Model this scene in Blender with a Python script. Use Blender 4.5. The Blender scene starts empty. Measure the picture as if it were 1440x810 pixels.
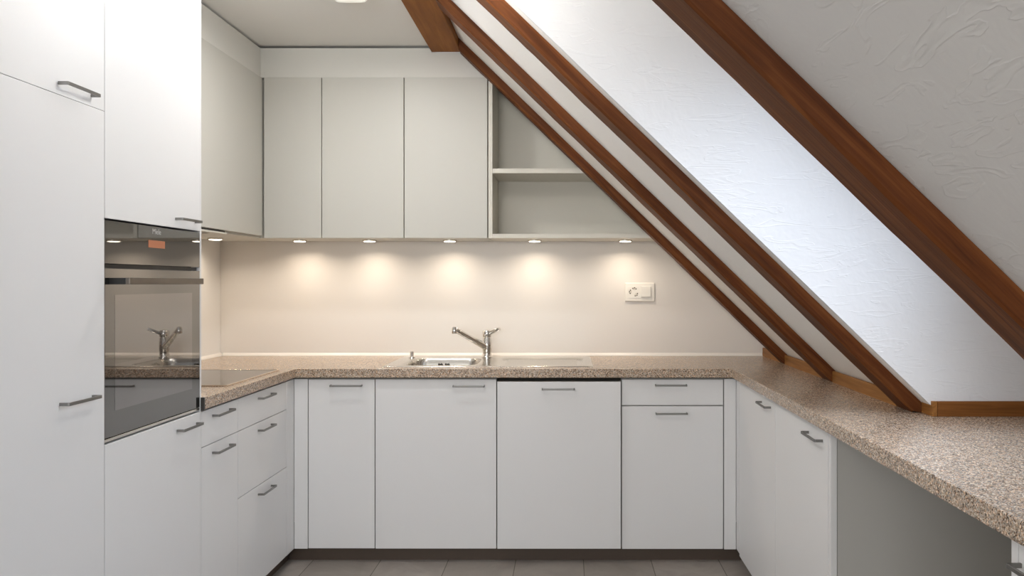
import bpy, bmesh, math, random
from mathutils import Vector, Matrix, noise
random.seed(7)
S = bpy.context.scene
C = S.collection
F, CX, CY, HC = 1110.0, 798.0, 397.0, 1.255      # focal length in px, vanishing point, camera height

# ------------------------------------------------------------------ materials
def mat(name, col, rough=0.5, metal=0.0, spec=0.5, coat=0.0):
    m = bpy.data.materials.new(name); m.use_nodes = True
    b = m.node_tree.nodes['Principled BSDF']
    b.inputs['Base Color'].default_value = (*col, 1)
    b.inputs['Roughness'].default_value = rough
    b.inputs['Metallic'].default_value = metal
    b.inputs['Specular IOR Level'].default_value = spec
    b.inputs['Coat Weight'].default_value = coat
    return m
def nd(m, t, **k):
    n = m.node_tree.nodes.new(t)
    for a, v in k.items(): setattr(n, a, v)
    return n
def lk(m, a, ai, b, bi): m.node_tree.links.new(a.outputs[ai], b.inputs[bi])
def coords(m, scale=(1, 1, 1), rot=(0, 0, 0), loc=(0, 0, 0)):
    g = nd(m, 'ShaderNodeNewGeometry'); mp = nd(m, 'ShaderNodeMapping')
    tc = nd(m, 'ShaderNodeTexCoord')
    lk(m, tc, 'Object', mp, 'Vector')
    mp.inputs['Scale'].default_value = scale; mp.inputs['Rotation'].default_value = rot; mp.inputs['Location'].default_value = loc
    m.node_tree.nodes.remove(g)
    return mp
def ramp(m, stops, interp='LINEAR'):
    r = nd(m, 'ShaderNodeValToRGB'); r.color_ramp.interpolation = interp
    e = r.color_ramp.elements
    while len(e) < len(stops): e.new(0.5)
    for i, (p, c) in enumerate(stops): e[i].position = p; e[i].color = (*c, 1)
    return r
def bsdf(m): return m.node_tree.nodes['Principled BSDF']
def noise_n(m, mp, scale, detail=3, rough=0.5, dist=0.0):
    n = nd(m, 'ShaderNodeTexNoise'); n.inputs['Scale'].default_value = scale
    n.inputs['Detail'].default_value = detail; n.inputs['Roughness'].default_value = rough
    n.inputs['Distortion'].default_value = dist
    lk(m, mp, 'Vector', n, 'Vector'); return n
def bump(m, src, out, strength, dist, prev=None):
    b = nd(m, 'ShaderNodeBump'); b.inputs['Strength'].default_value = strength; b.inputs['Distance'].default_value = dist
    lk(m, src, out, b, 'Height')
    if prev: lk(m, prev, 'Normal', b, 'Normal')
    lk(m, b, 'Normal', bsdf(m), 'Normal'); return b

def lacquer(name, col, rough):
    m = mat(name, col, rough, spec=0.4)
    mp = coords(m); n = noise_n(m, mp, 260, 2); bump(m, n, 'Fac', 0.05, 0.0006)
    return m
M = {}
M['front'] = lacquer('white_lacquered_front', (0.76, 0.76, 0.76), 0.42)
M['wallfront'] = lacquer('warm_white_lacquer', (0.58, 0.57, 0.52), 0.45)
M['carcass'] = lacquer('carcass_white', (0.50, 0.50, 0.48), 0.5)
M['panelgrey'] = lacquer('grey_side_panel', (0.48, 0.475, 0.445), 0.55)  # plain grey, darker than the white fronts
M['shelf'] = lacquer('shelf_white', (0.69, 0.665, 0.59), 0.45)
M['cream'] = mat('cream_panel', (0.80, 0.765, 0.72), 0.34, spec=0.4)
M['white'] = mat('white_plastic', (0.86, 0.84, 0.78), 0.3)
M['seal'] = mat('white_sealing_profile', (0.88, 0.84, 0.78), 0.35)
M['plinth'] = mat('brown_plinth', (0.085, 0.060, 0.044), 0.5)
M['black'] = mat('black_plastic', (0.008, 0.008, 0.008), 0.4)
M['darkcap'] = mat('dark_end_cap', (0.045, 0.042, 0.038), 0.35)
M['steel'] = mat('brushed_steel', (0.64, 0.62, 0.58), 0.20, metal=1)
M['handle'] = mat('satin_nickel', (0.24, 0.235, 0.225), 0.40, metal=1)
M['chrome'] = mat('chrome', (0.78, 0.76, 0.73), 0.07, metal=1)
M['barmetal'] = mat('dark_bronze_bar', (0.17, 0.15, 0.13), 0.33, metal=1)
M['glassprint'] = mat('oven_black_glass', (0.24, 0.235, 0.23), 0.02, metal=1)
M['glasswin'] = mat('oven_window_glass', (0.32, 0.31, 0.305), 0.02, metal=1)
M['hobglass'] = mat('ceramic_glass', (0.014, 0.012, 0.011), 0.05, spec=0.7)
M['hobtrim'] = mat('hob_trim', (0.72, 0.62, 0.52), 0.25, metal=1)
M['hole'] = mat('socket_hole', (0.03, 0.027, 0.023), 0.7)
M['print'] = mat('grey_print', (0.42, 0.42, 0.41), 0.4)

def plaster(name, col, rot):
    m = mat(name, col, 0.85, spec=0.2)
    mp = coords(m, (1, 1, 1), rot)
    n1 = noise_n(m, mp, 5, 4, 0.55, 0.6)
    b1 = bump(m, n1, 'Fac', 0.35, 0.012)
    mp2 = coords(m, (2.2, 2.2, 11), rot)
    n2 = noise_n(m, mp2, 2.1, 2, 0.5, 2.2)
    r = ramp(m, [(0.55, (0, 0, 0)), (0.575, (1, 1, 1)), (0.585, (0.9, 0.9, 0.9)), (0.68, (0, 0, 0))])
    lk(m, n2, 'Fac', r, 'Fac')
    b2 = bump(m, r, 'Color', 0.30, 0.0016, b1)
    n3 = noise_n(m, mp, 70, 3)
    bump(m, n3, 'Fac', 0.16, 0.002, b2)
    return m
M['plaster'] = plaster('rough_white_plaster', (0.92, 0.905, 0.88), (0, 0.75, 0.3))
M['plaster_near'] = plaster('rough_plaster_shaded', (0.74, 0.73, 0.715), (0, 0.75, 0.3))  # darker copy of the plaster: the near slope's shade is in the colour
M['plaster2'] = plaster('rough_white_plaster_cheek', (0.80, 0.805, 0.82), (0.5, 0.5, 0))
M['soffit'] = lacquer('soffit_board', (0.72, 0.71, 0.66), 0.5)
def paint(name, col):
    m = mat(name, col, 0.8, spec=0.25); mp = coords(m); n = noise_n(m, mp, 120, 2); bump(m, n, 'Fac', 0.1, 0.001); return m
M['ceiling'] = paint('ceiling_paint', (0.91, 0.895, 0.86))
M['wall'] = paint('wall_paint', (0.86, 0.845, 0.82))

def wood(name, dark, mid, light, rot, rough=0.55, s=1.0):
    m = mat(name, mid, rough, spec=0.15)
    def grain(sc):
        g = coords(m, (1, 1, 1), rot); g2 = nd(m, 'ShaderNodeMapping'); g2.inputs['Scale'].default_value = sc
        lk(m, g, 'Vector', g2, 'Vector'); return g2
    mp = grain((1.1 * s, 22 * s, 22 * s))
    n = noise_n(m, mp, 2.3, 6, 0.62, 0.8)
    r = ramp(m, [(0.28, dark), (0.5, mid), (0.74, light)])
    lk(m, n, 'Fac', r, 'Fac')
    mp2 = grain((.8, 3.0, 3.0)); n2 = noise_n(m, mp2, 3.0, 3, 0.5)
    r2 = ramp(m, [(0.3, (0.72, 0.70, 0.68)), (0.7, (1.12, 1.12, 1.12))]); lk(m, n2, 'Fac', r2, 'Fac')
    mx = nd(m, 'ShaderNodeMix', data_type='RGBA', blend_type='MULTIPLY'); mx.inputs['Factor'].default_value = 1
    m.node_tree.links.new(r.outputs['Color'], mx.inputs[6]); m.node_tree.links.new(r2.outputs['Color'], mx.inputs[7])
    m.node_tree.links.new(mx.outputs[2], bsdf(m).inputs['Base Color'])
    b = bump(m, n, 'Fac', 0.35, 0.002)
    vp = grain((2.2, 9, 9)); v = nd(m, 'ShaderNodeTexVoronoi'); v.inputs['Scale'].default_value = 1.3
    lk(m, vp, 'Vector', v, 'Vector'); rr = ramp(m, [(0.02, (0, 0, 0)), (0.10, (1, 1, 1))]); lk(m, v, 'Distance', rr, 'Fac')
    bump(m, rr, 'Color', 0.15, 0.002, b)
    return m
SL = math.atan(0.965)
M['wood'] = wood('dark_stained_wood', (0.070, 0.020, 0.006), (0.130, 0.040, 0.010), (0.215, 0.076, 0.022), (0, -SL, 0))
M['beamwood'] = wood('brown_beam_wood', (0.23, 0.080, 0.012), (0.30, 0.108, 0.017), (0.37, 0.140, 0.026), (0, 0, math.pi / 2), s=0.8)
M['trimwood'] = wood('orange_trim_wood', (0.22, 0.090, 0.022), (0.33, 0.145, 0.040), (0.45, 0.21, 0.07), (0, 0, math.pi / 2), 0.45)
M['trimwoodx'] = wood('orange_trim_wood_across', (0.18, 0.065, 0.016), (0.26, 0.100, 0.026), (0.35, 0.14, 0.04), (0, 0, 0), 0.45)

# speckled laminate worktop
m = mat('speckled_worktop', (0.5, 0.4, 0.33), 0.24, spec=0.5)
mp = coords(m)
v = nd(m, 'ShaderNodeTexVoronoi'); v.inputs['Scale'].default_value = 400; lk(m, mp, 'Vector', v, 'Vector')
sep = nd(m, 'ShaderNodeSeparateColor'); lk(m, v, 'Color', sep, 'Color')
r = ramp(m, [(0.0, (0.065, 0.038, 0.022)), (0.11, (0.21, 0.135, 0.085)), (0.25, (0.42, 0.305, 0.215)), (0.50, (0.49, 0.40, 0.315)), (0.74, (0.38, 0.335, 0.29)), (0.88, (0.68, 0.59, 0.48))], 'CONSTANT')
lk(m, sep, 'Red', r, 'Fac')
v2 = nd(m, 'ShaderNodeTexVoronoi'); v2.inputs['Scale'].default_value = 210; lk(m, mp, 'Vector', v2, 'Vector')
sep2 = nd(m, 'ShaderNodeSeparateColor'); lk(m, v2, 'Color', sep2, 'Color')
r2 = ramp(m, [(0, (0.6, 0.56, 0.52)), (0.2, (1, 1, 1)), (0.75, (1.38, 1.24, 1.12))], 'CONSTANT'); lk(m, sep2, 'Green', r2, 'Fac')
mx = nd(m, 'ShaderNodeMix', data_type='RGBA', blend_type='MULTIPLY'); mx.inputs['Factor'].default_value = 0.8
m.node_tree.links.new(r.outputs['Color'], mx.inputs[6]); m.node_tree.links.new(r2.outputs['Color'], mx.inputs[7])
m.node_tree.links.new(mx.outputs[2], bsdf(m).inputs['Base Color'])
M['worktop'] = m

# floor tiles: 0.305 wide, joints running away from the camera
m = mat('grey_floor_tiles', (0.2, 0.18, 0.16), 0.5, spec=0.35)
mp = coords(m, loc=(0.072, -0.05, 0)); br = nd(m, 'ShaderNodeTexBrick'); lk(m, mp, 'Vector', br, 'Vector')
mp.inputs['Rotation'].default_value = (0, 0, math.pi / 2); mp.inputs['Location'].default_value = (0.25, -0.072 + 0.61, 0)
br.offset = 0.5
br.inputs['Scale'].default_value = 1; br.inputs['Brick Width'].default_value = 0.61; br.inputs['Row Height'].default_value = 0.305
br.inputs['Mortar Size'].default_value = 0.0022; br.inputs['Mortar Smooth'].default_value = 0.3
br.inputs['Color1'].default_value = (0.265, 0.235, 0.208, 1); br.inputs['Color2'].default_value = (0.30, 0.268, 0.24, 1); br.inputs['Mortar'].default_value = (0.10, 0.085, 0.072, 1)
n = noise_n(m, coords(m), 6, 5, 0.6, 1.0); r = ramp(m, [(0.3, (0.82, 0.82, 0.82)), (0.7, (1.12, 1.12, 1.12))]); lk(m, n, 'Fac', r, 'Fac')
mx = nd(m, 'ShaderNodeMix', data_type='RGBA', blend_type='MULTIPLY'); mx.inputs['Factor'].default_value = 1
m.node_tree.links.new(br.outputs['Color'], mx.inputs[6]); m.node_tree.links.new(r.outputs['Color'], mx.inputs[7])
m.node_tree.links.new(mx.outputs[2], bsdf(m).inputs['Base Color'])
M['floor'] = m

def emis(name, col, s):
    m = mat(name, (0.9, 0.9, 0.88), 0.4); b = bsdf(m)
    b.inputs['Emission Color'].default_value = (*col, 1); b.inputs['Emission Strength'].default_value = s; return m
M['puck'] = emis('warm_lamp_lens', (1.0, 0.90, 0.74), 6)
M['lampglass'] = emis('ceiling_lamp_diffuser', (1.0, 0.95, 0.80), 0.40)
M['fillglobe'] = emis('fill_globe_glow', (1.0, .97, .90), 26)  # glow of the added, unseen fill globe
M['orange_patch'] = mat('oven_orange_patch', (0.42, 0.15, 0.07), 0.35)
m = mat('window_glass', (1, 1, 1), 0.0); bsdf(m).inputs['Transmission Weight'].default_value = 1; bsdf(m).inputs['IOR'].default_value = 1.45
M['pane'] = m

# ------------------------------------------------------------------ mesh helpers (world coordinates in, origin at the thing's base out)
def box(bm, x0, x1, y0, y1, z0, z1, bev=0.0):
    r = bmesh.ops.create_cube(bm, size=1)
    vs = r['verts']
    for v in vs:
        v.co = Vector((x0 + (v.co.x + .5) * (x1 - x0), y0 + (v.co.y + .5) * (y1 - y0), z0 + (v.co.z + .5) * (z1 - z0)))
    if bev:
        es = list({e for v in vs for e in v.link_edges})
        bmesh.ops.bevel(bm, geom=es, offset=bev, segments=2, profile=0.5, affect='EDGES')
    return bm
def bx(x0, x1, y0, y1, z0, z1, bev=0.0012): return box(bmesh.new(), x0, x1, y0, y1, z0, z1, bev)
def prism(bm, poly, fn, h0, h1):
    """poly: 2-D outline; fn(a, b, h) -> 3-D"""
    lo = [bm.verts.new(fn(a, b, h0)) for a, b in poly]; hi = [bm.verts.new(fn(a, b, h1)) for a, b in poly]
    n = len(poly)
    bm.faces.new(lo); bm.faces.new(hi[::-1])
    for i in range(n): bm.faces.new((lo[i], hi[i], hi[(i + 1) % n], lo[(i + 1) % n]))
    bmesh.ops.recalc_face_normals(bm, faces=bm.faces)
    return bm
def tube(bm, pts, rads, seg=20, cap=True):
    pts = [Vector(p) for p in pts]; rings = []
    if not hasattr(rads, '__len__'): rads = [rads] * len(pts)
    for i, p in enumerate(pts):
        d = (pts[min(i + 1, len(pts) - 1)] - pts[max(i - 1, 0)]).normalized()
        up = Vector((0, 0, 1)) if abs(d.z) < 0.95 else Vector((0, 1, 0))
        a = d.cross(up).normalized(); b = a.cross(d).normalized()
        rings.append([bm.verts.new(p + rads[i] * (math.cos(t) * a + math.sin(t) * b)) for t in [2 * math.pi * k / seg for k in range(seg)]])
    for i in range(len(rings) - 1):
        for k in range(seg): bm.faces.new((rings[i][k], rings[i][(k + 1) % seg], rings[i + 1][(k + 1) % seg], rings[i + 1][k]))
    if cap: bm.faces.new(rings[0]); bm.faces.new(rings[-1][::-1])
    bmesh.ops.recalc_face_normals(bm, faces=bm.faces)
    return bm
def lathe(bm, cx, cy, prof, seg=32):
    rings = [[bm.verts.new((cx + r * math.cos(2 * math.pi * k / seg), cy + r * math.sin(2 * math.pi * k / seg), z)) for k in range(seg)] for r, z in prof]
    for i in range(len(rings) - 1):
        for k in range(seg): bm.faces.new((rings[i][k], rings[i][(k + 1) % seg], rings[i + 1][(k + 1) % seg], rings[i + 1][k]))
    bm.faces.new(rings[0]); bm.faces.new(rings[-1][::-1])
    bmesh.ops.recalc_face_normals(bm, faces=bm.faces)
    return bm
def wloc(o):
    p = Vector((0, 0, 0))
    while o is not None: p = p + o.location; o = o.parent
    return p
def obj(name, bm, m, parent=None, smooth=False, base=None):
    me = bpy.data.meshes.new(name)
    if parent is not None: off = wloc(parent)
    elif base is not None: off = Vector(base)
    else:
        xs = [v.co.x for v in bm.verts]; ys = [v.co.y for v in bm.verts]; zs = [v.co.z for v in bm.verts]
        off = Vector(((min(xs) + max(xs)) / 2, (min(ys) + max(ys)) / 2, min(zs)))
    bmesh.ops.translate(bm, verts=bm.verts, vec=-off)
    bm.to_mesh(me); bm.free()
    if smooth:
        me.shade_smooth()
        if hasattr(me, 'set_sharp_from_angle'): me.set_sharp_from_angle(angle=math.radians(40))
    for mm in (m if isinstance(m, (list, tuple)) else [m]): me.materials.append(mm)
    o = bpy.data.objects.new(name, me); C.objects.link(o)
    if parent is not None: o.parent = parent
    else: o.location = off
    return o
def tag(o, label, cat, group=None):
    o['label'] = label; o['category'] = cat
    if group: o['group'] = group
    return o
def thing(name, label, cat, loc, group=None):
    o = bpy.data.objects.new(name, None); C.objects.link(o); o.location = loc; o.empty_display_size = 0.1
    return tag(o, label, cat, group)
def struct(name, bm, m, parent=None, **k):
    o = obj(name, bm, m, parent, **k); o['kind'] = 'structure'; return o

# ------------------------------------------------------------------ dimensions
XL = -1.815            # left wall
YB = 4.13              # back wall
XF = -1.223            # faces of the left fronts
YF = 3.53              # faces of the back fronts
XR = 0.755             # faces of the right fronts
WZ0, WZ1 = 0.83, 0.87  # worktop
ZB, ZT = 0.063, 0.823  # base fronts
CZ = 2.396             # ceiling
B = 0.965; AU = HC + 0.601; AP = HC + 0.656      # slope: rafter undersides z = AU - B x, plaster z = AP - B x
YC = 2.272             # far cheek of the dormer
YD = 1.325             # near cheek
BX0, BX1 = -0.656, -0.513
XK = 1.36              # knee wall
XW = 1.95
XT = (AP - WZ1) / B
YN = -2.6              # rear wall
T = 0.019

# ------------------------------------------------------------------ setting
struct('floor', bx(XL - .1, XW + .1, YN - .1, YB + .1, -0.1, 0, 0), M['floor'], base=(0, 0, 0))
struct('wall_left', bx(XL - .1, XL, YN, YB, 0, 2.6, 0), M['wall'])
struct('wall_back', bx(XL - .1, XW + .1, YB, YB + .1, 0, 2.6, 0), M['wall'])
struct('ceiling', bx(XL, BX0, YN, YB, CZ, 2.55, 0), M['ceiling'])
zsl = lambda x: AP - B * x
def slope(y0, y1, name, m='plaster'):
    xr = (AP - WZ1) / B
    poly = [(BX1, zsl(BX1)), (xr, WZ1), (xr + .12, WZ1), (BX1, zsl(BX1) + .14)]
    return struct(name, prism(bmesh.new(), poly, lambda a, b, h: (a, h, b), y0, y1), M[m])
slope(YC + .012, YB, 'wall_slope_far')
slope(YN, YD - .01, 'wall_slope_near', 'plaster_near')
# roof-window recess: two upright cheeks, a flat top and the outer roof plane with its window
AO = AP + .667; zo = lambda x: AO - B * x
XO = (AO - WZ1) / B
def cheek(y0, y1, name):
    poly = [(BX1, zsl(BX1)), (XT, WZ1), (XO, WZ1), ((AO - 2.42) / B, 2.42), (BX1, 2.42)]
    return struct(name, prism(bmesh.new(), poly, lambda a, b, h: (a, h, b), y0, y1), M['plaster2'])
cheek(YC, YC + .012, 'wall_cheek_far')
cheek(YD - .01, YD, 'wall_cheek_near')
struct('ceiling_recess', bx(BX1, (AO - 2.42) / B + .12, YD - .01, YC + .012, 2.42, 2.55, 0), M['plaster'])
struct('wall_knee', bx(XK, XO + .15, YN, YB, 0, WZ0 - .001, 0), M['wall'])
ca_, sa_ = math.cos(SL), math.sin(SL)
px0, pz0 = 0.93, zo(0.93)
def ps(sv, n): return (px0 + ca_ * sv + sa_ * n, pz0 - sa_ * sv + ca_ * n)
def sbox(bm, s0, s1, y0, y1, n0, n1):
    return prism(bm, [ps(s0, n0), ps(s1, n0), ps(s1, n1), ps(s0, n1)], lambda a, b, h: (a, h, b), y0, y1)
sT, sB = -(2.42 - pz0) / sa_, (pz0 - WZ1) / sa_
wy0, wy1, ws0, ws1 = YD + .10, YC - .10, -.46, .44
bm = bmesh.new()
sbox(bm, sT, ws0, YD - .01, YC + .012, 0, .10); sbox(bm, ws1, sB, YD - .01, YC + .012, 0, .10)
sbox(bm, ws0, ws1, YD - .01, wy0, 0, .10); sbox(bm, ws0, ws1, wy1, YC + .012, 0, .10)
struct('wall_roof', bm, M['plaster'])
bm = bmesh.new(); f = .05
for a in ((ws0, ws1, wy0, wy0 + f), (ws0, ws1, wy1 - f, wy1), (ws0, ws0 + f, wy0 + f, wy1 - f), (ws1 - f, ws1, wy0 + f, wy1 - f)):
    sbox(bm, *a, .02, .08)
w1 = struct('window_1', bm, M['white'])
bm = bmesh.new(); sbox(bm, ws0 + f, ws1 - f, wy0 + f, wy1 - f, .05, .056)
struct('window_pane', bm, M['pane'], w1)
# rear wall behind the camera with a big window, and a plain wall under the slope
bm = bmesh.new(); rx0, rx1, rz0, rz1 = -1.5, 0.2, 0.9, 1.9
box(bm, XL, rx0, YN - .1, YN, 0, 2.6); box(bm, rx1, XW, YN - .1, YN, 0, 2.6)
box(bm, rx0, rx1, YN - .1, YN, 0, rz0); box(bm, rx0, rx1, YN - .1, YN, rz1, 2.6)
struct('wall_rear', bm, M['wall'])
bm = bmesh.new()
for a in ((rx0, rx0 + f, rz0, rz1), (rx1 - f, rx1, rz0, rz1), ((rx0 + rx1) / 2 - .03, (rx0 + rx1) / 2 + .03, rz0 + f, rz1 - f), (rx0 + f, rx1 - f, rz0, rz0 + f), (rx0 + f, rx1 - f, rz1 - f, rz1)):
    box(bm, a[0], a[1], YN - .08, YN - .03, a[2], a[3], 0.003)
w2 = struct('window_2', bm, M['white'])
struct('window_pane', bx(rx0 + f, rx1 - f, YN - .06, YN - .054, rz0 + f, rz1 - f, 0), M['pane'], w2)

# plinths
struct('baseboard_back', bx(XF - .035, XR + .04, YF + .040, YF + .055, 0, ZB - .002, 0), M['plinth'])
struct('baseboard_left', bx(XF - .055, XF - .040, YN + .5, YF + .039, 0, ZB - .002, 0), M['plinth'])
struct('baseboard_right', bx(XR + .042, XR + .057, 2.30, YF + .039, 0, ZB - .002, 0), M['plinth'])

# ------------------------------------------------------------------ handles
def handle(side, c, zc, parent, L=0.140, face=None, label=None):
    """side 'L' on the left fronts, 'B' on the back ones, 'R' on the right; c = centre along the front"""
    H, D, t, r = 0.008, 0.026, 0.0045, 0.004
    h = L / 2
    out = [(-h, 0), (-h, D - r), (-h + r * .3, D - r * .3), (-h + r, D), (h - r, D), (h - r * .3, D - r * .3), (h, D - r), (h, 0),
           (h - t, 0), (h - t, D - t), (-h + t, D - t), (-h + t, 0)]
    if side == 'L': fx = XF if face is None else face; fn = lambda a, b, z: (fx + b, c + a, z)
    elif side == 'B': fy = YF if face is None else face; fn = lambda a, b, z: (c + a, fy - b, z)
    else: fx = XR if face is None else face; fn = lambda a, b, z: (fx - b, c + a, z)
    bm = prism(bmesh.new(), out, fn, zc - H / 2, zc + H / 2)
    bmesh.ops.bevel(bm, geom=[e for e in bm.edges], offset=0.0006, segments=1, affect='EDGES')
    return obj('handle', bm, M['handle'], parent)
G = 0.0019  # half a gap between fronts
def frontL(y0, y1, z0, z1, parent, name='door', X=XF, g=.0013, m='front', gy=.0009):
    return obj(name, bx(X - T, X, y0 + gy, y1 - gy, z0 + g, z1 - g, .0008), M[m], parent)
def frontB(x0, x1, z0, z1, parent, name='door', Y=YF, g=G, m='front'):
    return obj(name, bx(x0 + g, x1 - g, Y, Y + T, z0 + g, z1 - g), M[m], parent)
def frontR(y0, y1, z0, z1, parent, name='door', X=XR, g=G, m='front'):
    return obj(name, bx(X, X + T, y0 + g, y1 - g, z0 + g, z1 - g), M[m], parent)

# ------------------------------------------------------------------ tall cabinets, left
def carc(x0, x1, y0, y1, z0, z1, parent, m='carcass'):
    return obj('body', bx(x0, x1, y0, y1, z0, z1, 0.0005), M[m], parent)
t = thing('tall_cabinet', 'tall white cabinet with two doors at the left edge, nearest the camera', 'cabinet', (-1.5, 1.80, 0))
carc(XL + .002, XF - T - .002, 1.532, 2.084, ZB, 2.236, t)
d = frontL(1.532, 2.0855, 1.7065, 2.236, t, g=.0006); handle('L', 1.961, 1.734, d, L=.135)
d = frontL(1.532, 2.0855, ZB, 1.7065, t, g=.0006); handle('L', 1.966, 0.961, d, L=.135)
obj('top_filler', bx(XF - T - .002, XF, 1.533, 2.0840, 2.238, CZ - .007), M['front'], t)
t = thing('tall_cabinet', 'tall white cabinet beside the corner that houses the dark glass oven', 'cabinet', (-1.5, 2.36, 0))
OY0, OY1, OZ0, OZ1 = 2.0875, 2.627, 0.829, 1.423
bm = bmesh.new(); xa, xb = XL + .002, XF - T - .002
box(bm, xa, xb, 2.086, 2.635, ZB, OZ0 - .008); box(bm, xa, xb, 2.086, 2.635, OZ1 + .008, 2.236)
box(bm, xa, XF, 2.6285, 2.6365, ZB, CZ - .01, .0005); box(bm, xa, xa + .02, 2.086, 2.6285, OZ0 - .008, OZ1 + .008)
obj('body', bm, M['front'], t)
d = frontL(2.086, 2.6285, OZ1 + .001, 2.236, t, g=.0012); handle('L', 2.527, 1.453, d, L=.134)
d = frontL(2.086, 2.6285, ZB, OZ0 - .004, t, g=.0012); handle('L', 2.536, 0.790, d, L=.134)
obj('top_filler', bx(XF - T - .002, XF, 2.087, 2.628, 2.238, CZ - .007), M['front'], t)
# oven
ov = thing('oven', 'built-in oven with mirror-dark glass front and long bar handle in the left cabinet', 'oven', (-1.5, 2.36, OZ0))
obj('housing', bx(XL + .05, XF - .027, OY0 + .004, OY1 - .004, OZ0 + .004, OZ1 - .002), M['black'], ov)
cp = obj('control_panel', bx(XF - .022, XF - .001, OY0, OY1, 1.3045, OZ1 - .003, .001), M['glassprint'], ov)
obj('orange_patch', bx(XF - .001, XF - .0006, 2.305, 2.400, 1.357, 1.379, 0), M['orange_patch'], cp)  # small flat orange rectangle on the control panel
dr = obj('door', bx(XF - .024, XF - .001, OY0, OY1, OZ0 + .011, 1.2925, .001), M['glassprint'], ov)
obj('window', bx(XF - .001, XF - .0006, 2.134, 2.573, 0.908, 1.221, 0), M['glasswin'], dr)
obj('bottom_trim', bx(XF - .024, XF - .001, OY0, OY1, OZ0 + .0005, OZ0 + .009, .001), M['steel'], ov)
obj('vent_slot', bx(XF - .022, XF - .010, OY0 + .002, OY1 - .006, 1.2935, 1.3035, 0), M['black'], ov)
bm = bmesh.new(); XBAR = -1.168
box(bm, XBAR - .012, XBAR, 2.107, 2.535, 1.249, 1.2675, .0015)
hb = obj('handle', bm, M['barmetal'], ov)
for a in (2.108, 2.512): obj('handle_mount', bx(XF - .001, XBAR - .012, a, a + .018, 1.2495, 1.267, .0008), M['black'], hb)
cu = bpy.data.curves.new('t', 'FONT'); cu.body = 'Miele'; cu.size = 0.023; cu.extrude = 0.0002; cu.align_x = 'CENTER'
to = bpy.data.objects.new('t', cu); C.objects.link(to)
bpy.context.view_layer.update()
me = bpy.data.meshes.new_from_object(to.evaluated_get(bpy.context.evaluated_depsgraph_get()))
bpy.data.objects.remove(to)
bm = bmesh.new(); bm.from_mesh(me); bpy.data.meshes.remove(me)
for v in bm.verts: v.co = Vector((XF - .0008 + v.co.z, 2.352 + v.co.x, 1.398 + v.co.y))
obj('lettering', bm, M['print'], cp)

# ------------------------------------------------------------------ base cabinets, left run
t = thing('base_cabinet', 'narrow white base unit with a drawer and pull-out directly beside the oven cabinet', 'cabinet', (-1.5, 2.78, 0))
carc(XL + .002, XF - T - .002, 2.6385, 2.928, ZB, ZT, t)
d = frontL(2.6375, 2.929, .701, ZT, t, 'drawer'); handle('L', 2.786, .796, d)
d = frontL(2.6375, 2.929, ZB, .701, t, 'pull_out'); handle('L', 2.786, .668, d)
t = thing('base_cabinet', 'white base unit of three stacked drawers under the cooktop in left run', 'cabinet', (-1.5, 3.18, 0))
carc(XL + .002, XF - T - .002, 2.930, 3.436, ZB, ZT, t)
for z0, z1, zh in ((.701, ZT, .796), (.451, .701, .669), (ZB, .451, .4165)):
    d = frontL(2.929, 3.437, z0, z1, t, 'drawer'); handle('L', 3.187, zh, d)
obj('filler_panel', bx(XF - T, XF, 3.439, YF + .002, ZB, ZT), M['front'], t)

# back run
t = thing('base_cabinet', 'narrow white one-door base unit in the left corner of the back run', 'cabinet', (-1.0, 3.8, 0))
carc(-1.165, -.862, YF + T + .002, YB - .003, ZB, ZT, t)
d = frontB(-1.160, -.8605, ZB, ZT, t); handle('B', -.9875, .794, d, L=.142)
obj('filler_panel', bx(XF + .001, -1.162, YF + .001, YF + T, ZB, ZT), M['front'], t)
t = thing('sink_cabinet', 'wide white one-door base unit below the sink bowl', 'cabinet', (-.59, 3.8, 0))
bm = bmesh.new(); box(bm, -.860, -.318, YF + T + .002, YB - .003, ZB, .60); box(bm, -.860, -.318, YF + T + .002, YF + T + .02, .60, ZT)
box(bm, -.860, -.842, YF + T + .02, YB - .003, .60, ZT); box(bm, -.336, -.318, YF + T + .02, YB - .003, .60, ZT)
obj('body', bm, M['carcass'], t)
d = frontB(-.8605, -.3165, ZB - .001, ZT, t); handle('B', -.4405, .792, d, L=.142)
t = thing('dishwasher', 'built-in dishwasher behind a white front standing slightly proud of its neighbours', 'dishwasher', (-.04, 3.8, 0))
carc(-.313, .237, YF + .007, YB - .003, ZB + .005, ZT - .012, t)
bm = bx(-.3125, .2375, YF - .017, YF + .004, ZB + .006, ZT - .011)
d = obj('door', bm, M['front'], t); handle('B', -.041, .781, d, L=.146, face=YF - .017)
t = thing('base_cabinet', 'white base unit with a shallow drawer above a deep front, right of back run', 'cabinet', (.47, 3.8, 0))
carc(.242, .742, YF + T + .002, YB - .003, ZB, ZT, t)
d = frontB(.241, .6985, .7035, ZT, t, 'drawer', g=.0025); handle('B', .462, .796, d, L=.142)
d = frontB(.241, .6985, ZB - .003, .7035, t, 'door', g=.0025); handle('B', .464, .670, d, L=.142)
obj('filler_panel', bx(.701, XR - .001, YF + .001, YF + T, ZB - .003, ZT), M['front'], t)
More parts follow.
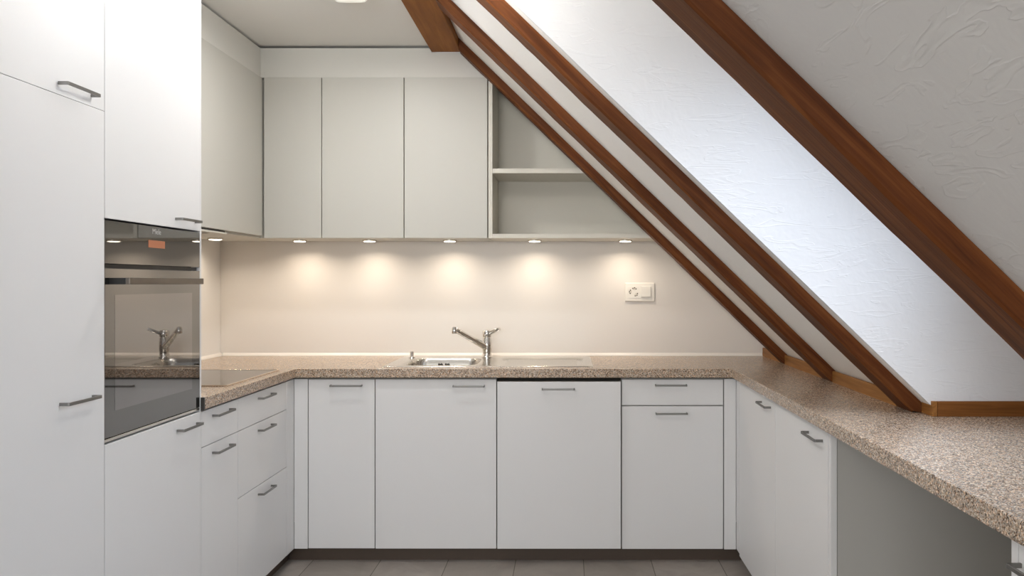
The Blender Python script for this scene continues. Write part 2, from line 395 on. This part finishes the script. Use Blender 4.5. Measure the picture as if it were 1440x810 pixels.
# right run
t = thing('base_cabinet', 'white one-door base unit in the right corner below the rafter feet', 'cabinet', (1.05, 3.2, 0))
carc(XR + T + .002, XK - .005, 2.868, YF + .018, ZB, ZT, t)
obj('filler_panel', bx(XR, XR + T, 3.470, YF, ZB, ZT), M['front'], t)
d = frontR(2.867, 3.468, ZB - .012, ZT, t); handle('R', 2.998, .790, d)
t = thing('base_cabinet', 'white one-door base unit beside the open knee space on the right', 'cabinet', (1.05, 2.57, 0))
carc(XR + T + .002, XK - .005, 2.288, 2.866, ZB, ZT, t)
d = frontR(2.286, 2.867, ZB - .012, ZT, t); handle('R', 2.402, .786, d)
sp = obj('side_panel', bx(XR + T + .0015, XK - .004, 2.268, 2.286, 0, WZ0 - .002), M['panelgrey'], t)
obj('edge_strip', bx(XR + .001, XR + T, 2.266, 2.2845, 0, ZT + .005), M['front'], t)
t = thing('base_cabinet', 'white cabinet cut off by the bottom right corner, nearest under the worktop', 'cabinet', (1.05, .95, 0))
carc(XR + T + .002, XK - .005, .75, 1.322, ZB, ZT, t)
obj('side_panel', bx(XR, XK - .004, 1.324, 1.343, 0, WZ0 - .002), M['front'], t)
d = frontR(.75, 1.323, ZB, ZT, t); handle('R', 1.245, .784, d)

# ------------------------------------------------------------------ worktop
def plate(xs, ys, keep, z0, z1, bev=0.0022):
    bm = bmesh.new(); vt, vb = {}, {}
    def V(d, i, j, z):
        if (i, j) not in d: d[(i, j)] = bm.verts.new((xs[i], ys[j], z))
        return d[(i, j)]
    K = {(i, j) for i in range(len(xs) - 1) for j in range(len(ys) - 1) if keep((xs[i] + xs[i + 1]) / 2, (ys[j] + ys[j + 1]) / 2)}
    for i, j in K:
        bm.faces.new([V(vt, a, b, z1) for a, b in ((i, j), (i + 1, j), (i + 1, j + 1), (i, j + 1))])
        bm.faces.new([V(vb, a, b, z0) for a, b in ((i, j), (i, j + 1), (i + 1, j + 1), (i + 1, j))])
        for (di, dj), (p, q) in {(-1, 0): ((i, j + 1), (i, j)), (1, 0): ((i + 1, j), (i + 1, j + 1)), (0, -1): ((i, j), (i + 1, j)), (0, 1): ((i + 1, j + 1), (i, j + 1))}.items():
            if (i + di, j + dj) not in K:
                bm.faces.new((V(vb, *p, z0), V(vb, *q, z0), V(vt, *q, z1), V(vt, *p, z1)))
    bmesh.ops.recalc_face_normals(bm, faces=bm.faces)
    bmesh.ops.dissolve_limit(bm, angle_limit=0.01, verts=bm.verts, edges=bm.edges)
    if bev:
        es = [e for e in bm.edges if len(e.link_faces) == 2 and e.calc_face_angle(0) > 0.5]
        bmesh.ops.bevel(bm, geom=es, offset=bev, segments=2, profile=0.5, affect='EDGES')
    return bm
XWL, XWR, YWF = -1.211, 0.732, 3.512
SX0, SX1, SY0, SY1 = -0.845, 0.118, 3.585, 4.075     # sink outline
XT = (AP - WZ1) / B                                   # where the slope meets the worktop
xs = [XL + .002, XWL, SX0 + .03, SX1 - .03, XWR, XT - .004, XO - .01]
ys = [.75, YD + .004, YC - .002, 2.638, YWF, SY0 + .03, SY1 - .03, YB - .002]
def keepw(x, y):
    if x > XT - .004: return YD < y < YC
    if x > XWR: return True
    if y > YWF: return not (SX0 + .03 < x < SX1 - .03 and SY0 + .03 < y < SY1 - .03)
    if x < XWL: return y > 2.638
    return False
tag(obj('worktop', plate(xs, ys, keepw, WZ0, WZ1), M['worktop'], base=(0, 0, 0)), 'continuous speckled beige and brown laminate worktop running round the kitchen', 'worktop')
tag(obj('end_cap', bx(XF + .001, XWL + .0005, 2.630, 2.6370, WZ0 - .003, WZ1 + .001, .0005), M['darkcap']), 'small dark end cap where the left worktop edge meets the oven', 'end cap')
# sealing profiles at the walls
bm = bmesh.new(); prism(bm, [(0, 0), (-.013, 0), (-.011, .006), (-.003, .016), (0, .016)], lambda a, b, h: (h, YB + a, WZ1 + .0005 + b), XL + .014, 1.018)
struct('trim_1', bm, M['seal'])
bm = bmesh.new(); prism(bm, [(0, 0), (.013, 0), (.011, .006), (.003, .016), (0, .016)], lambda a, b, h: (XL + a, h, WZ1 + .0005 + b), 2.64, YB - .0005)
struct('trim_2', bm, M['seal'])
tag(obj('splashback', prism(bmesh.new(), [(XL + .001, WZ1 + .017), (XT - .022, WZ1 + .017), ((AP - 1.468) / B - .004, 1.468), (XL + .001, 1.468)], lambda a, b, h: (a, h, b), YB - .003, YB - .0002), M['cream']), 'smooth cream splashback panel between back worktop and wall cabinets', 'splashback')

# ------------------------------------------------------------------ cooktop
t = thing('cooktop', 'flat ceramic glass cooktop set flush in the left worktop', 'cooktop', (-1.515, 3.175, WZ1))
obj('glass', bx(-1.772, -1.263, 2.922, 3.432, WZ1 + .0003, WZ1 + .0045, .001), M['hobglass'], t)
bm = bmesh.new(); a0, a1, b0, b1 = -1.780, -1.255, 2.914, 3.440
for q in ((a0, a0 + .0075, b0, b1), (a1 - .0075, a1, b0, b1), (a0 + .0075, a1 - .0075, b0, b0 + .0075), (a0 + .0075, a1 - .0075, b1 - .0075, b1)):
    box(bm, *q, WZ1 + .0002, WZ1 + .0055, .001)
obj('frame', bm, M['hobtrim'], t)

# ------------------------------------------------------------------ sink
def rr(x, y, cx, cy, hx, hy, r):
    qx, qy = abs(x - cx) - hx + r, abs(y - cy) - hy + r
    return math.hypot(max(qx, 0), max(qy, 0)) + min(max(qx, qy), 0) - r
def sm(e0, e1, x):
    t = min(1, max(0, (x - e0) / (e1 - e0))); return t * t * (3 - 2 * t)
def sink_z(x, y):
    z = WZ1 + .0045
    d0 = rr(x, y, (SX0 + SX1) / 2, (SY0 + SY1) / 2, (SX1 - SX0) / 2, (SY1 - SY0) / 2, .03)
    z -= .0035 * sm(-.008, 0, d0)
    d = rr(x, y, -.595, 3.785, .170, .165, .07)             # bowl
    bowl = 1 - sm(-.030, .004, d)
    e = rr(x, y, -.125, 3.80, .205, .175, .04)              # drainer
    dr = 1 - sm(-.012, .002, e)
    z -= .150 * bowl + .006 * dr
    if dr > .9 and e < -.035: z += .0022 * (0.5 + 0.5 * math.cos((y - 3.80) * 2 * math.pi / .032))
    if bowl > .99: z -= .01 * (1 - sm(.04, .14, math.hypot(x + .595, y - 3.785)))
    return z
bm = bmesh.new(); NX, NY = 240, 124
g = [[bm.verts.new((SX0 + (SX1 - SX0) * i / NX, SY0 + (SY1 - SY0) * j / NY, 0)) for j in range(NY + 1)] for i in range(NX + 1)]
for row in g:
    for v in row: v.co.z = sink_z(v.co.x, v.co.y)
for i in range(NX):
    for j in range(NY): bm.faces.new((g[i][j], g[i + 1][j], g[i + 1][j + 1], g[i][j + 1]))
sk = thing('sink', 'stainless steel inset sink with one bowl and a right-hand draining board', 'sink', (-.36, 3.83, WZ1))
o = obj('basin', bm, M['steel'], sk, smooth=True)
md = o.modifiers.new('solid', 'SOLIDIFY'); md.thickness = .0009; md.offset = -1
obj('strainer', lathe(bmesh.new(), -.595, 3.785, [(.043, .7155), (.043, .7185), (.034, .7175), (.012, .7185), (.010, .7260), (.0, .7270)][:5]), M['chrome'], sk, smooth=True)
obj('drain_knob', lathe(bmesh.new(), -.785, 3.985, [(.016, WZ1 + .0045), (.016, WZ1 + .008), (.0105, WZ1 + .010), (.0095, WZ1 + .012), (.0095, WZ1 + .034), (.0085, WZ1 + .036)]), M['chrome'], sk, smooth=True)
for k in range(4):
    xx = -.640 + .012 * k + (.010 if k > 1 else 0)
    yb = 3.9255
    o = obj('overflow_hole', tube(bmesh.new(), [(xx, yb, .8465), (xx, yb + .01, .8475)], .0042, 12), M['hole'], sk)

# faucet
fx, fy = -.407, 3.995; fz = WZ1 + .0045
t = thing('faucet', 'chrome single-lever mixer tap behind the sink bowl with slanted spout', 'faucet', (fx, fy, fz))
obj('body', lathe(bmesh.new(), fx, fy, [(.027, fz), (.027, fz + .004), (.0235, fz + .008), (.0225, fz + .02), (.0225, fz + .034), (.0238, fz + .036), (.0238, fz + .082), (.0222, fz + .085), (.0222, fz + .100), (.0215, fz + .103)]), M['chrome'], t, smooth=True)
tip = Vector((-.552, 3.854, 1.026)); st = Vector((fx, fy, fz + .050)); dv = (tip - st)
bm = bmesh.new(); tube(bm, [st + dv * .02, st + dv * .2, st + dv * .5, st + dv * .80, st + dv * .985, st + dv * 1.0], [.0185, .0172, .0142, .0124, .0118, .010], 20)
s = obj('spout', bm, M['chrome'], t, smooth=True)
obj('aerator', lathe(bmesh.new(), tip.x, tip.y, [(.0125, tip.z - .021), (.0135, tip.z - .019), (.0135, tip.z - .004), (.0120, tip.z + .004), (.0105, tip.z + .010), (.006, tip.z + .0125)]), M['chrome'], s, smooth=True)
bm = bmesh.new()
lathe(bm, fx, fy, [(.0215, fz + .104), (.0235, fz + .107), (.0235, fz + .130), (.0205, fz + .137), (.010, fz + .140)])
n0 = Vector((fx + .010, fy - .004, fz + .119)); n1 = Vector((fx + .066, fy - .036, fz + .147))
ax = (n1 - n0).normalized(); sd = ax.cross(Vector((0, 0, 1))).normalized(); up = sd.cross(ax)
sec = [(-1, -.5), (-.8, -.8), (.8, -.8), (1, -.5), (1, .5), (.8, .8), (-.8, .8), (-1, .5)]
rings = []
for k, (w, h) in ((0, (.0125, .0120)), (.4, (.0115, .0100)), (.9, (.0110, .0100)), (1.0, (.0098, .0088))):
    p = n0 + (n1 - n0) * k
    rings.append([bm.verts.new(p + sd * w * a + up * h * b) for a, b in sec])
for i in range(3):
    for k in range(8): bm.faces.new((rings[i][k], rings[i][(k + 1) % 8], rings[i + 1][(k + 1) % 8], rings[i + 1][k]))
bm.faces.new(rings[0]); bm.faces.new(rings[-1][::-1]); bmesh.ops.recalc_face_normals(bm, faces=bm.faces)
obj('lever', bm, M['chrome'], t, smooth=True)

# ------------------------------------------------------------------ wall cabinets
UY, UX, UZ0, UZ1 = 3.793, -1.466, 1.468, 2.236
t = thing('wall_cabinet', 'white wall cabinet on the left wall between oven cabinet and corner', 'cabinet', (-1.64, 3.2, UZ0))
bm = bmesh.new(); box(bm, XL + .002, UX - T - .002, 2.6385, 3.415, UZ0 + .045, UZ1); box(bm, XL + .002, UX - T - .002, 3.415, YB - .004, UZ0, UZ1)
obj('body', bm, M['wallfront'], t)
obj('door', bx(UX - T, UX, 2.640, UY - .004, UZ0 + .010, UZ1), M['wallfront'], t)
xs3 = [-1.4605, -1.1815, -.7855, -.3835]
labs = ['narrow white wall cabinet in the left corner of the back wall row', 'white wall cabinet in the middle of the back wall row', 'white wall cabinet right beside the open shelf, reaching the first rafter']
for k in range(3):
    t = thing('wall_cabinet', labs[k], 'cabinet', ((xs3[k] + xs3[k + 1]) / 2, 3.95, UZ0))
    x0 = xs3[k] if k else UX - T + .001
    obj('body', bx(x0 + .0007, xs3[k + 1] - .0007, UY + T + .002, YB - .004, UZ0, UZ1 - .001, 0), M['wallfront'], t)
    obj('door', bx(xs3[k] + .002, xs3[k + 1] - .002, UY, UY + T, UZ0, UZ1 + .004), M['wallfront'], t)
# open shelf cut along the slope
def zcut(x): return AP - B * x - .004
t = thing('open_shelf', 'open white shelf unit with one shelf, cut along the slope by the first rafter', 'shelf', (.1, 3.95, UZ0))
def board(name, x0, x1, z0, z1, y0=UY, y1=YB - .008, m='shelf'):
    xa, xb_ = min(x1, (AP - .004 - z1) / B), min(x1, (AP - .004 - z0) / B)
    bm = prism(bmesh.new(), [(x0, z0), (xb_, z0), (xa, z1), (x0, z1)], lambda a, b, h: (a, h, b), y0, y1)
    return obj(name, bm, M[m], t)
bm = prism(bmesh.new(), [(-.380, UZ0), (-.361, UZ0), (-.361, zcut(-.361)), (-.380, zcut(-.380))], lambda a, b, h: (a, h, b), UY, YB - .008)
obj('side_panel', bm, M['shelf'], t)
board('bottom_panel', -.3605, 2, UZ0, UZ0 + .020)
board('shelf', -.3605, 2, 1.780, 1.802, y0=UY + .002)
bm = prism(bmesh.new(), [(-.3605, UZ0 + .0205), ((AP - .004 - UZ0 - .0205) / B, UZ0 + .0205), (-.3605, zcut(-.3605))], lambda a, b, h: (a, h, b), YB - .0075, YB - .001)
obj('back_panel', bm, M['shelf'], t)
# soffits above the wall cabinets
tag(obj('soffit_panel', prism(bmesh.new(), [(UX - .014, UZ1 + .005), (-.375, UZ1 + .005), (BX1 + .0, 2.372), (BX1, 2.363), (BX0 - .001, 2.363), (BX0 - .001, CZ - .012), (UX - .014, CZ - .012)], lambda a, b, h: (a, h, b), UY + .012, UY + .030), M['soffit']),
    'pale closing panel above the back row of wall cabinets', 'panel')
tag(obj('soffit_panel', bx(UX - .034, UX - .0145, 2.64, UY + .030, UZ1 + .004, CZ - .012, .0005), M['soffit']),
    'pale closing panel above the wall cabinet on the left wall', 'panel')
# extractor hood under the left wall cabinet
t = thing('extractor_hood', 'flat extractor hood tucked under the left wall cabinet above the cooktop', 'hood', (-1.64, 3.05, UZ0))
obj('body', bx(XL + .004, UX - .045, 2.66, 3.405, UZ0 + .002, UZ0 + .042, .002), M['white'], t)
obj('front_lip', bx(UX - .040, UX - .004, 2.66, 3.405, UZ0 - .006, UZ0 + .001, .001), M['shelf'], t)
obj('filter', bx(XL + .06, UX - .10, 2.72, 3.34, UZ0 - .002, UZ0 + .0015, .001), M['steel'], t)
obj('slot', bx(UX - .038, UX - .012, 2.66, 3.405, UZ0 + .0015, UZ0 + .0085, 0), M['black'], t)

# under-cabinet lamps
pucks = [(-1.347, 3.972, 'second under-cabinet lamp from the left, below the narrow corner cabinet'),
         (-.996, 3.972, 'round under-cabinet lamp below the middle wall cabinet'),
         (-.592, 3.972, 'round under-cabinet lamp above the tap, below the cabinet beside the shelf'),
         (-.165, 3.972, 'round under-cabinet lamp below the left half of the open shelf'),
         (.291, 3.972, 'rightmost under-cabinet lamp, close to the first rafter'),
         (-1.695, 3.80, 'round under-cabinet lamp in the left corner beside the oven')]
p0 = None
for x, y, lab in pucks:
    if p0 is None:
        p0 = thing('under_cabinet_lamp', lab, 'lamp', (x, y, UZ0), 'round lamps under the wall cabinets')
        obj('ring', lathe(bmesh.new(), x, y, [(.035, UZ0 + .003), (.035, UZ0 - .005), (.033, UZ0 - .007), (.028, UZ0 - .007)]), M['steel'], p0, smooth=True)
        obj('lens', lathe(bmesh.new(), x, y, [(.028, UZ0 - .0072), (.028, UZ0 - .009), (.020, UZ0 - .0105), (.006, UZ0 - .011)]), M['puck'], p0, smooth=True)
    else:
        r = p0.copy(); C.objects.link(r); r.location = (x, y, UZ0); r['label'] = lab
        for ch in list(p0.children):
            c = ch.copy(); C.objects.link(c); c.parent = r
    ld = bpy.data.lights.new('lamp_light', 'AREA'); ld.shape = 'DISK'; ld.size = .05; ld.energy = 0.55; ld.spread = math.radians(150); ld.color = (1.18, 1.0, .80)
    lo = bpy.data.objects.new('lamp_light', ld); C.objects.link(lo); lo.location = (x, y, UZ0 - .0125)

# ------------------------------------------------------------------ socket and switch
sx0, sx1, sz0, sz1 = .300, .4555, 1.155, 1.2525; ys_ = YB - .0035
t = thing('wall_socket', 'white triple socket with light switch on the splashback', 'socket', ((sx0 + sx1) / 2, ys_, sz0))
bm = bmesh.new(); box(bm, sx0, sx1, ys_ - .009, ys_, sz0, sz1, .004)
obj('frame', bm, M['white'], t)
cxs, czs = sx0 + .046, (sz0 + sz1) / 2
pl = obj('socket_insert', bx(cxs - .031, cxs + .031, ys_ - .0105, ys_ - .0092, czs - .031, czs + .031, .0005), M['white'], t)
for a in (80, 175, 315):
    a = math.radians(a); ox, oz = cxs + .0185 * math.cos(a), czs + .0185 * math.sin(a)
    hexp = [(ox + .0125 * math.cos(q), oz + .0085 * math.sin(q)) for q in [math.radians(60 * k) for k in range(6)]]
    ca, sa = math.cos(a + math.pi / 2), math.sin(a + math.pi / 2)
    hexp = [(ox + (px - ox) * ca - (pz - oz) * sa, oz + (px - ox) * sa + (pz - oz) * ca) for px, pz in hexp]
    bm = prism(bmesh.new(), hexp, lambda p, q, h: (p, h, q), ys_ - .0112, ys_ - .0106)
    oh = obj('outlet', bm, M['shelf'], pl)
    for (u, w) in ((-.0085, 0), (.0085, 0), (0, -.0045)):
        px, pz = ox + u * ca - w * sa, oz + u * sa + w * ca
        obj('pin_hole', tube(bmesh.new(), [(px, ys_ - .0118, pz), (px, ys_ - .0113, pz)], .0030, 12), M['hole'], pl)
cx2 = sx0 + .111
obj('switch_rocker', box(bmesh.new(), cx2 - .027, cx2 + .023, ys_ - .017, ys_ - .0092, czs - .025, czs + .031, .002), M['white'], t)

# ------------------------------------------------------------------ ceiling lamp
t = thing('ceiling_lamp', 'small white ceiling lamp with rounded corner at the top edge of the photo', 'lamp', (-.835, 3.0, CZ - .058))
def rrect(x0, x1, y0, y1, r, n=6):
    p = []
    for cx_, cy_, a0 in ((x1 - r, y1 - r, 0), (x0 + r, y1 - r, 90), (x0 + r, y0 + r, 180), (x1 - r, y0 + r, 270)):
        for k in range(n + 1):
            a = math.radians(a0 + 90 * k / n); p.append((cx_ + r * math.cos(a), cy_ + r * math.sin(a)))
    return p
bm = prism(bmesh.new(), rrect(-.897, -.772, 2.935, 3.062, .022), lambda a, b, h: (a, b, h), CZ - .058, CZ - .014)
es = [e for e in bm.edges if all(abs(v.co.z - (CZ - .058)) < 1e-4 for v in e.verts)]
bmesh.ops.bevel(bm, geom=es, offset=.006, segments=3, affect='EDGES')
obj('diffuser', bm, M['lampglass'], t)
obj('base', prism(bmesh.new(), rrect(-.889, -.780, 2.943, 3.054, .018), lambda a, b, h: (a, b, h), CZ - .0138, CZ - .0005), M['white'], t)

# ------------------------------------------------------------------ rafters and beam
def rafter(y0, y1, label, seed, name='rafter'):
    """solid timber along the slope; 48 sections with slightly uneven, hand-worked arrises"""
    bm = bmesh.new(); N = 60; rings = []
    xn = 1.047
    for i in range(N + 1):
        f = i / N
        xu = (AU - WZ1 - .0005) / B; xs_ = BX1 + .001
        # bottom line along the underside, top line along the plaster
        xb_ = xs_ + (xu - xs_) * f; xt = xs_ + (xn - xs_) * f
        zb, zt = AU - B * xb_, AP - B * xt - .001
        j = lambda k: .0022 * noise.noise(Vector((f * 14, seed * 3.1 + k, .5))) + .0010 * noise.noise(Vector((f * 60, seed * 5.1 + k, 2.5)))
        e = 0 if i in (0, N) else 1
        c = .006
        n = Vector((B, 0, 1)).normalized()          # outward of the slope (upwards)
        P = [(y0 + c, 0), (y0, c * 1.0)] + [(y0, None), (y1, None), (y1, c), (y1 - c, 0)]
        ring = []
        for q, (yy, off) in enumerate(P):
            if off is None: ring.append(bm.verts.new((xt, yy + (j(q) if e else 0), zt)))
            else:
                p = Vector((xb_, yy + j(q) * (1 if e else 0), zb + j(q + 9) * e)) + (n * off if e else Vector((0, 0, off * .8)))
                ring.append(bm.verts.new(p))
        rings.append(ring)
    for i in range(N):
        for k in range(6): bm.faces.new((rings[i][k], rings[i][(k + 1) % 6], rings[i + 1][(k + 1) % 6], rings[i + 1][k]))
    bm.faces.new(rings[0])
    # foot: upright nose standing on the worktop
    foot = [bm.verts.new((xn, yy, WZ1 + .0005)) for yy in (y0, y1)]
    L = rings[-1]
    bm.faces.new((L[2], L[3], foot[1], foot[0]))
    bm.faces.new((foot[0], foot[1], L[4], L[5], L[0], L[1]))
    bm.faces.new((L[1], L[2], foot[0])); bm.faces.new((L[3], L[4], foot[1]))
    bmesh.ops.recalc_face_normals(bm, faces=bm.faces)
    o = obj(name, bm, M['wood'])
    return tag(o, label, 'rafter', 'sloping roof rafters')
rafter(3.708, 3.789, 'thin dark wooden rafter farthest away, in front of the open shelf', 1)
rafter(3.040, 3.165, 'dark wooden rafter second from the back wall, landing on the worktop', 2)
rafter(2.333, 2.448, 'dark wooden rafter bordering the bright dormer recess, beside the horizontal wood trim', 3)
rafter(1.200, 1.312, 'thickest looking brown rafter nearest the camera at upper right', 4)
bm = bx(BX0 + .0005, BX1 - .0005, YN, UY + .011, 2.364, 2.52, .004)
tag(obj('ceiling_beam', bm, M['beamwood']), 'broad brown wooden ceiling beam where flat ceiling meets the slope', 'beam')

# wooden trims on the worktop at the foot of the slope
tx0, tx1, tz = 1.020, 1.0335, WZ1 + .0435
def trimy(y0, y1, n):
    bm = prism(bmesh.new(), [(tx0, WZ1 + .0004), (tx1 + .012, WZ1 + .0004), (tx1, tz - .001), (tx0 + .002, tz), (tx0, tz - .002)], lambda a, b, h: (a, h, b), y0, y1)
    struct('trim_%d' % n, bm, M['trimwood'])
trimy(3.790, YB - .001, 3); trimy(3.166, 3.707, 4); trimy(2.449, 3.039, 5)
bm = bx(tx0 + .026, tx0 + .039, YC - .012, 2.3325, WZ1 + .0004, tz, .001); struct('trim_6', bm, M['trimwood'])
bm = bx(tx0 + .040, XO - .06, YC - .0125, YC - .0005, WZ1 + .0004, tz, .001); struct('trim_7', bm, M['trimwoodx'])

# ------------------------------------------------------------------ light
def area(name, loc, rot, sx, sy, e, col, spread=180):
    d = bpy.data.lights.new(name, 'AREA'); d.shape = 'RECTANGLE'; d.size = sx; d.size_y = sy; d.energy = e; d.color = col; d.spread = math.radians(spread)
    o = bpy.data.objects.new(name, d); C.objects.link(o); o.location = loc; o.rotation_euler = rot; return o
PI = math.pi
# daylight through the roof window and the rear window
lx, lz = ps((ws0 + ws1) / 2, .045)
area('daylight_roof', (lx, (wy0 + wy1) / 2, lz), (0, SL, 0), ws1 - ws0 - .1, wy1 - wy0 - .1, 5.3, (.88, 1.0, 1.17), 120)
area('daylight_rear', ((rx0 + rx1) / 2, YN - .02, (rz0 + rz1) / 2), (PI / 2, 0, 0), rx1 - rx0 - .1, rz1 - rz0 - .1, 47, (1, 1, 1))
# the small ceiling lamp in view, and two unseen fill lamps added above the frame
area('ceiling_light', (-.835, 3.0, CZ - .062), (0, 0, 0), .12, .12, 7.2, (1.0, .98, .96))
t = thing('fill_lamp', 'white globe added out of view above the kitchen floor as fill light', 'lamp', (-.46, 2.12, 2.07))
x, y, z = -.46, 2.12, 2.17
obj('globe', lathe(bmesh.new(), x, y, [(.10 * math.sin(a) + .004, z - .10 * math.cos(a)) for a in [PI * k / 16 for k in range(17)]]), M['fillglobe'], t, smooth=True)
obj('cord', tube(bmesh.new(), [(x, y, z + .10), (x, y, 2.419)], .003, 8), M['white'], t)
t = thing('fill_lamp', 'white bowl added out of view near the tall cabinets to light the ceiling', 'lamp', (-.85, 2.15, 2.09))
x, y, z = -.85, 2.15, 2.09
bm = bmesh.new(); prof = [(.03, 0), (.10, .012), (.15, .035), (.175, .065), (.170, .067), (.145, .040), (.098, .018), (.03, .006)]
lathe(bm, x, y, [(r_, z + h_) for r_, h_ in prof])
obj('bowl', bm, M['white'], t, smooth=True)
for k in range(3):
    a = 2 * PI * k / 3; obj('cord', tube(bmesh.new(), [(x + .172 * math.cos(a), y + .172 * math.sin(a), z + .066), (x + .02 * math.cos(a), y + .02 * math.sin(a), CZ - .001)], .002, 8), M['white'], t)
area('ceiling_fill', (x, y, z + .06), (PI, 0, 0), .22, .22, 8.5, (.9, 1.0, 1.15))  # added source that washes the ceiling with light

w = bpy.data.worlds.new('world'); S.world = w; w.use_nodes = True
bg = w.node_tree.nodes['Background']; bg.inputs[0].default_value = (.75, .85, 1.0, 1); bg.inputs[1].default_value = 1.0

# ------------------------------------------------------------------ camera
cd = bpy.data.cameras.new('camera'); cd.sensor_width = 36; cd.lens = F / 1440 * 36
cd.shift_x = (720 - CX) / 1440; cd.shift_y = (CY - 405) / 1440; cd.clip_start = .05
co = bpy.data.objects.new('camera', cd); C.objects.link(co); co.location = (0, 0, HC); co.rotation_euler = (PI / 2, 0, 0)
S.camera = co
S.view_settings.view_transform = 'Standard'; S.view_settings.look = 'None'; S.view_settings.exposure = 0.14; S.view_settings.gamma = 1; S.view_settings.use_curve_mapping = False
